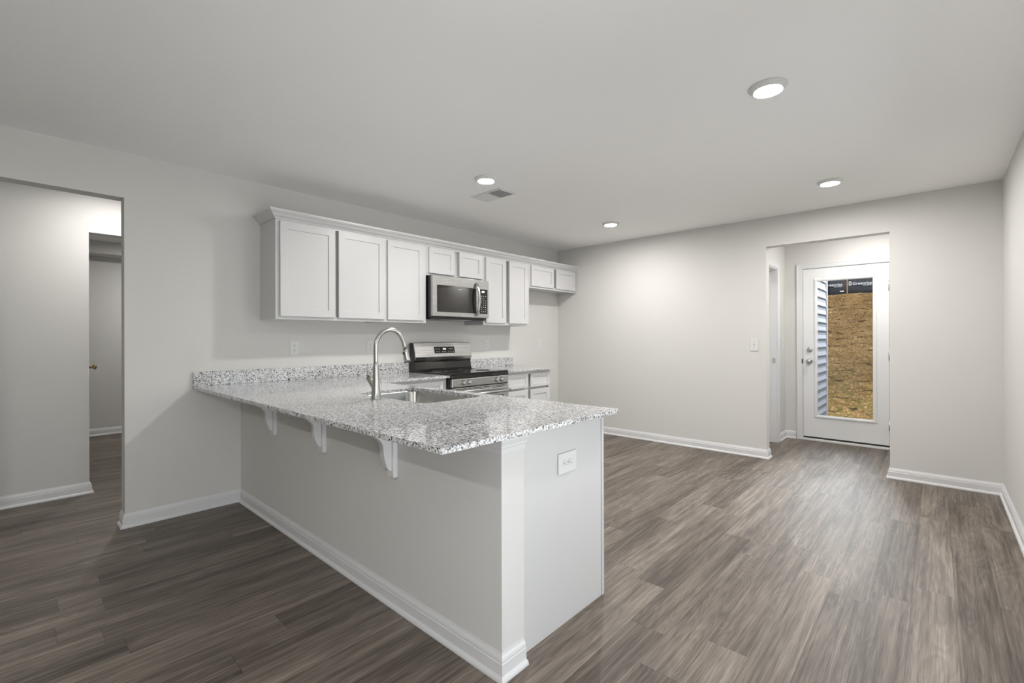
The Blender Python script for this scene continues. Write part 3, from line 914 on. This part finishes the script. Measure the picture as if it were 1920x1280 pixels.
# ---- faucet
fc = thing('faucet', 'brushed nickel gooseneck pull down faucet at the sink', 'faucet', (1.600, -3.829, ZT))
fb = NB()
lathe(fb, [(0, 0.0003), (0.0285, 0.0003), (0.0285, 0.004), (0.0265, 0.010), (0.0225, 0.05), (0.0190, 0.11), (0.0160, 0.16), (0.0140, 0.19), (0.0129, 0.20), (0, 0.20)], (0, 0, 0), (0, 0, 1), 32)
obj('body', fb, 'nickel', fc)
pts = [(0, 0, 0.17), (0, 0, 0.21), (0, 0, 0.25)]
for k in range(0, 13):
    a = PI - PI / 2 * k / 12
    pts.append((0, 0.094 + 0.094 * math.cos(a), 0.290 + 0.098 * math.sin(a)))
for k in range(1, 13):
    a = PI / 2 - PI * 0.42 * k / 12
    pts.append((0, 0.094 + 0.098 * math.cos(a), 0.263 + 0.125 * math.sin(a)))
pts.append((0, 0.1935, 0.274))
last = Vector(pts[-1]); prev = Vector(pts[-2]); dv = (last - prev).normalized()
obj('spout', tube(NB(), pts, 0.0128, 20), 'nickel', fc)
sp0 = last + dv * 0.0008
hpts = [sp0 + dv * t for t in (0, 0.015, 0.035, 0.060, 0.078)]
hd_ = obj('spray_head', tube(NB(), hpts, [0.0131, 0.0145, 0.017, 0.0195, 0.0205], 20), 'nickel', fc)
btn = NB()
bc = sp0 + dv * 0.024 + Vector((0, -0.0150, 0))
box(btn, bc.x - 0.005, bc.x + 0.005, bc.y - 0.005, bc.y + 0.001, bc.z - 0.008, bc.z + 0.006, 0.002)
obj('spray_button', btn, 'rubber', hd_, 'black spray button')
hb_ = NB()
tube(hb_, [(-0.010, 0.0, 0.055), (-0.030, 0.0, 0.078), (-0.055, 0.0, 0.098), (-0.078, 0.0, 0.113)], [0.016, 0.0165, 0.017, 0.0165], 18)
ho = obj('handle_hub', hb_, 'nickel', fc)
obj('handle_lever', tube(NB(), [(-0.080, 0.0, 0.120), (-0.086, 0.0, 0.137), (-0.087, 0.0, 0.165), (-0.0875, 0.0, 0.192)], [0.009, 0.0062, 0.0055, 0.006], 12), 'nickel', ho)

# ================================================================ CORBELS
cb = thing('corbel', 'white corbel under the counter nearest the free end', 'corbel', (2.070, KY, 0.597))
HZ = 0.8748 - 0.597
obj('backplate', box(NB(), -0.029, 0.029, -0.0235, -0.0005, 0.0, HZ - 0.0005, 0.003), 'trim', cb)
prof = [(-0.024, 0.032), (-0.034, 0.034), (-0.044, 0.044), (-0.051, 0.059), (-0.058, 0.079), (-0.063, 0.100), (-0.0655, 0.122), (-0.0665, 0.140), (-0.070, 0.157),
        (-0.078, 0.172), (-0.090, 0.185), (-0.110, 0.199), (-0.140, 0.213), (-0.172, 0.225), (-0.200, 0.236), (-0.216, 0.244), (-0.220, 0.250), (-0.220, HZ - 0.0005), (-0.024, HZ - 0.0005)]
bk = obj('bracket', prism(NB(), prof, 'x', -0.017, 0.017), 'trim', cb)
bevel_mod(bk, 0.002, 2, 50)
tag(cb, group='corbels under the counter')
dup(cb, (1.373, KY, 0.597), 0, 'white corbel under the counter, middle one of three', 'corbels under the counter')
dup(cb, (0.675, KY, 0.597), 0, 'white corbel under the counter nearest the wall', 'corbels under the counter')

# ---- small molding wrapped round the half wall end
tm = sweep(NB(), [(2.2, KY, 0), (2.7552, KY, 0), (2.7552, -3.8955, 0)], [(0.0008, 0.812), (0.006, 0.812), (0.008, 0.822), (0.010, 0.832), (0.016, 0.836), (0.018, 0.846), (0.026, 0.862), (0.028, 0.874), (0.0008, 0.874)], (0, 0, 1), -1)
struct('trim_5', tm, 'trim', 'white stepped molding under the counter round the half wall end', 'molding')

# ================================================================ OUTLETS AND SWITCHES
def outlet_proto(loc, rz, label, group):
    r = thing('outlet', label, 'outlet', loc, rz, group)
    # built facing +x
    bevel_mod(obj('cover_plate', box(NB(), 0.0004, 0.0055, -0.036, 0.036, -0.0585, 0.0585, 0.002), 'plastic', r), 0.0006)
    for zc in (-0.0195, 0.0195):
        rec = NB()
        pts_ = []
        for k in range(20):
            a = 2 * PI * k / 20
            pts_.append((0.0172 * math.cos(a), max(-0.0135, min(0.0135, 0.0172 * math.sin(a))) + zc))
        prism(rec, pts_, 'x', 0.0050, 0.0072)
        ro = obj('receptacle', rec, 'plastic', r)
        s_ = NB()
        box(s_, 0.0072, 0.0075, -0.0075, -0.0052, zc - 0.001, zc + 0.0075)
        box(s_, 0.0072, 0.0075, 0.0052, 0.0075, zc - 0.001, zc + 0.0065)
        lathe(s_, [(0.0026, 0.0072), (0.0026, 0.0075)], (0, 0, zc - 0.0075), (1, 0, 0), 10)
        obj('slots', s_, 'slot', ro)
    obj('screw', lathe(NB(), [(0, 0.0055), (0.0032, 0.0055), (0.0026, 0.0066), (0, 0.0066)], (0, 0, 0), (1, 0, 0), 10), 'chrome', r)
    return r
OG = 'outlets above the kitchen counters'
o0 = outlet_proto((0, -3.617, 1.156), 0, 'white outlet under the left wall cabinet, left of the faucet', OG)
dup(o0, (0, -2.921, 1.156), 0, 'white outlet partly hidden behind the faucet neck', OG)
dup(o0, (0, -1.399, 1.158), 0, 'white outlet above the short counter right of the range', OG)
dup(o0, (0, -0.425, 1.155), 0, 'white outlet in the empty fridge space near the corner', OG)
# horizontal outlet on the end panel
o5 = thing('outlet', 'white sideways outlet on the peninsula end panel', 'outlet', (2.7295, -3.5825, 0.694))
bevel_mod(obj('cover_plate', box(NB(), 0.0004, 0.006, -0.066, 0.066, -0.044, 0.044, 0.002), 'plastic', o5), 0.0006)
for yc in (-0.0195, 0.0195):
    rec = NB(); pts_ = []
    for k in range(20):
        a = 2 * PI * k / 20
        pts_.append((max(-0.0135, min(0.0135, 0.0172 * math.cos(a))) + yc, 0.0172 * math.sin(a)))
    prism(rec, pts_, 'x', 0.0055, 0.0078)
    ro = obj('receptacle', rec, 'plastic', o5)
    s_ = NB()
    box(s_, 0.0078, 0.0081, yc - 0.001, yc + 0.0075, -0.0075, -0.0052)
    box(s_, 0.0078, 0.0081, yc - 0.001, yc + 0.0065, 0.0052, 0.0075)
    lathe(s_, [(0.0026, 0.0078), (0.0026, 0.0081)], (0, yc - 0.0075, 0), (1, 0, 0), 10)
    obj('slots', s_, 'slot', ro)
obj('screw', lathe(NB(), [(0, 0.006), (0.0032, 0.006), (0.0026, 0.007), (0, 0.007)], (0, 0, 0), (1, 0, 0), 10), 'chrome', o5)

def switch(loc, rz, label):
    r = thing('light_switch', label, 'switch', loc, rz)
    bevel_mod(obj('cover_plate', box(NB(), 0.0004, 0.006, -0.040, 0.040, -0.0635, 0.0635, 0.002), 'plastic', r), 0.0006)
    lv = NB()
    prism(lv, [(0.006, -0.010), (0.0145, 0.004), (0.0145, 0.010), (0.006, 0.011)], 'y', -0.0045, 0.0045)
    obj('toggle', lv, 'plastic', r)
    for zc in (-0.030, 0.030):
        obj('screw', lathe(NB(), [(0, 0.006), (0.003, 0.006), (0.0025, 0.007), (0, 0.007)], (0, 0, zc), (1, 0, 0), 10), 'chrome', r)
    return r
switch((2.526, 0, 1.158), -PI / 2, 'white toggle light switch on the back wall left of the opening')
switch((HX0, 1.16, 1.165), 0, 'white toggle light switch on the hall wall beside the side door')

# ================================================================ CEILING LIGHTS AND VENT
LG = 'round ceiling lights'
cl = thing('ceiling_light', 'round white ceiling light nearest the camera', 'ceiling light', (3.312, -2.712, HC), 0, LG)
obj('trim_ring', lathe(NB(), [(0.060, -0.012), (0.062, -0.0215), (0.066, -0.0225), (0.074, -0.017), (0.083, -0.008), (0.087, -0.003), (0.087, -0.0003), (0.060, -0.0003)], (0, 0, 0), (0, 0, 1), 48), 'plastic', cl)
obj('lens', lathe(NB(), [(0.0595, -0.012), (0.0595, -0.0195), (0.045, -0.0215), (0.02, -0.0225), (0, -0.0228)], (0, 0, 0), (0, 0, 1), 48), 'lens', cl, 'glowing white lens')
for xy, lb in (((1.374, -2.743), 'round ceiling light beside the ceiling vent'), ((1.358, -0.874), 'round ceiling light near the far kitchen corner'), ((3.302, -0.862), 'round ceiling light before the back opening'),
               ((2.1, -6.81), 'round ceiling light over the living area'),
               ((3.42, 0.68), 'round ceiling light in the hall by the glazed door'), ((-0.62, -4.595), 'round ceiling light in the left corridor'), ((-3.05, -3.7), 'round ceiling light in the far dim room')):
    c_new = dup(cl, (*xy, HC), 0, lb, LG)
    if 'hall' in lb or 'corridor' in lb or 'dim room' in lb:            # weaker lamps
        for ch in c_new.children:
            if ch.name.startswith('lens'):
                ch.data = ch.data.copy()
                ch.data.materials[0] = M['lens_faint' if 'dim room' in lb else 'lens_dim' if 'corridor' in lb else 'lens_soft']

vn = thing('ceiling_vent', 'white louvred ceiling vent between the lights and the cabinets', 'vent', (1.128, -2.42, HC))
VX, VY = 0.178, 0.104
vf = NB()
sweep(vf, [(-VX + 0.022, -VY + 0.022, 0), (VX - 0.022, -VY + 0.022, 0), (VX - 0.022, VY - 0.022, 0), (-VX + 0.022, VY - 0.022, 0)], [(0, 0.0003), (0.022, 0.0003), (0.022, 0.003), (0.004, 0.008), (0, 0.008)], (0, 0, -1), 1, closed=True)
obj('frame', vf, 'plastic', vn)
obj('duct_back', box(NB(), -VX + 0.022, VX - 0.022, -VY + 0.022, VY - 0.022, -0.0012, -0.0004), 'vent_dark', vn)
obj('divider', box(NB(), -0.004, 0.004, -VY + 0.022, VY - 0.022, -0.009, -0.0013), 'plastic', vn)
for bank, sg in ((-1, 1), (1, -1)):
    for k in range(11):
        xc = bank * (0.014 + k * 0.0132)
        s_ = NB()
        c_, s2 = math.cos(math.radians(42)), math.sin(math.radians(42)) * sg
        hw = 0.0062
        q = [(xc - hw * c_, -0.0058 - hw * 0.6 * s2), (xc + hw * c_, -0.0058 + hw * 0.6 * s2), (xc + hw * c_, -0.0050 + hw * 0.6 * s2), (xc - hw * c_, -0.0050 - hw * 0.6 * s2)]
        prism(s_, q, 'y', -VY + 0.0225, VY - 0.0225)
        obj('slat', s_, 'plastic', vn)
obj('damper_lever', box(NB(), 0.125, 0.129, 0.02, 0.024, -0.022, -0.008), 'plastic', vn)

# ================================================================ OUTSIDE
# bumped out part of the house, lap siding
sx = 2.66
sv = NB()
lap = 0.121
zz = -0.12
prof_ = [(sx - 0.10, zz)]
z = zz
while z < 3.0:
    prof_ += [(sx + 0.016, z), (sx + 0.015, z + 0.012), (sx + 0.004, z + lap * 0.55), (sx + 0.006, z + lap * 0.58), (sx + 0.0, z + lap - 0.001)]
    z += lap
prof_ += [(sx - 0.10, z)]
prism(sv, prof_, 'y', HY + 0.14, 3.24)
struct('wall_exterior', sv, 'siding', 'pale lavender grey lap siding wall just outside the glass', 'wall')
struct('trim_6', box(NB(), sx - 0.10, sx + 0.022, 3.2405, 3.305, -0.3, 3.0), 'trim', 'white corner post at the end of the siding', 'corner trim')

# ground rising to the fence
gm = NB()
nx, ny = 60, 150
X0, X1, Y0, Y1 = -1.5, 6.5, HY + 0.14, 13.40
rnd_rows = [random.uniform(-1, 1) for _ in range(400)]
def gz(x, y):
    base = -0.16 if y < 4.2 else -0.16 + (y - 4.2) * 0.305
    k = y / 0.34 + 0.25 * math.sin(x * 1.3 + y) + 0.15 * math.sin(x * 3.1)
    i = int(math.floor(k)); f = k - i
    r = rnd_rows[i % 400]
    rip = 0.03 * math.sin(2 * PI * f) * (0.5 + 0.5 * r) if y > 4.0 else 0
    return base + rip + random.uniform(-0.012, 0.012)
grid = [[gm.verts.new((X0 + (X1 - X0) * i / nx, Y0 + (Y1 - Y0) * j / ny, gz(X0 + (X1 - X0) * i / nx, Y0 + (Y1 - Y0) * j / ny))) for i in range(nx + 1)] for j in range(ny + 1)]
for j in range(ny):
    for i in range(nx):
        f = gm.faces.new((grid[j][i], grid[j][i + 1], grid[j + 1][i + 1], grid[j + 1][i])); f.smooth = True
gs = obj('dry_grass', gm, 'grass')
tag(gs, 'dry straw coloured grass bank rising behind the glass door', 'grass', kind='stuff')
sm = NB()
box(sm, 2.56, 2.80, 1.5, 4.0, -0.20, -0.115, 0.02)

# silt fence on top of the bank
FY = 13.5
fz = gz(2, FY)
sf = thing('silt_fence', 'black fabric fence with pale lettering at the top of the bank', 'fence', (2.0, FY, 2.6))
fb = NB()
cols = 60
V = []
for i in range(cols + 1):
    x = -3.2 + 6.4 * i / cols
    y = 0.02 * math.sin(x * 5.0)
    V.append([fb.verts.new((x, y, -0.15)), fb.verts.new((x, y + 0.01 * math.sin(x * 9), 0.30)), fb.verts.new((x, y, 0.78))])
for A, B in zip(V, V[1:]):
    for k in range(2):
        f = fb.faces.new((A[k], B[k], B[k + 1], A[k + 1])); f.smooth = True
fo = obj('fabric', fb, 'fabric', sf)
fs_ = fo.modifiers.new('thickness', 'SOLIDIFY'); fs_.thickness = 0.004
for sxk in (-0.80, -0.245, 0.62, 1.5):
    obj('stake', box(NB(), sxk - 0.018, sxk + 0.018, -0.07, -0.035, -0.3, 0.86, 0.003), 'stake', sf, 'raw wooden stake')
def text_mesh(body, size, mat, parent, x, z, name):
    cu = bpy.data.curves.new('lettering', 'FONT')
    cu.body = body; cu.size = size; cu.extrude = 0.002; cu.offset = 0.003
    ob = bpy.data.objects.new('tmp', cu); COL.objects.link(ob)
    bpy.context.view_layer.update()
    me = bpy.data.meshes.new_from_object(ob.evaluated_get(bpy.context.evaluated_depsgraph_get()))
    bpy.data.objects.remove(ob)
    me.materials.clear(); me.materials.append(M[mat])
    me.transform(Matrix.Translation((x, -0.031, z)) @ Matrix.Rotation(PI / 2, 4, 'X'))
    o = bpy.data.objects.new(name, me); COL.objects.link(o); o.parent = parent
    return o
for k in (-1, 0, 1):
    tx = -0.115 + k * 0.775
    text_mesh('Greenrise', 0.125, 'print', fo, tx, 0.348, 'lettering')
    ul = NB()                                   # too small to read in the photograph: a row of short marks
    for q in range(12):
        box(ul, tx + 0.28 + q * 0.0185, tx + 0.292 + q * 0.0185, -0.033, -0.029, 0.308, 0.328 + 0.008 * (q % 3 == 0))
    obj('small_print', ul, 'print', fo)
    lb = NB()
    for (r0, a0, a1, off) in ((0.066, 40, 330, 0.0), (0.044, 200, 500, 0.006), (0.022, 20, 300, 0.0)):
        n_ = 26
        A = []
        for q in range(n_ + 1):
            a = math.radians(a0 + (a1 - a0) * q / n_)
            rr = r0 * (1 - 0.12 * q / n_)
            wd = 0.006 + 0.003 * math.sin(PI * q / n_)
            A.append([lb.verts.new((tx - 0.068 + (rr + s * wd) * math.cos(a), yy_, 0.398 + off + (rr + s * wd) * math.sin(a))) for s in (-1, 1) for yy_ in (-0.033, -0.029)])
        for P_, Q_ in zip(A, A[1:]):
            for (i, j) in ((0, 1), (1, 3), (3, 2), (2, 0)):
                lb.faces.new((P_[i], P_[j], Q_[j], Q_[i]))
    bmesh.ops.recalc_face_normals(lb, faces=lb.faces)
    obj('swirl_emblem', lb, 'print', fo)
sm.free()
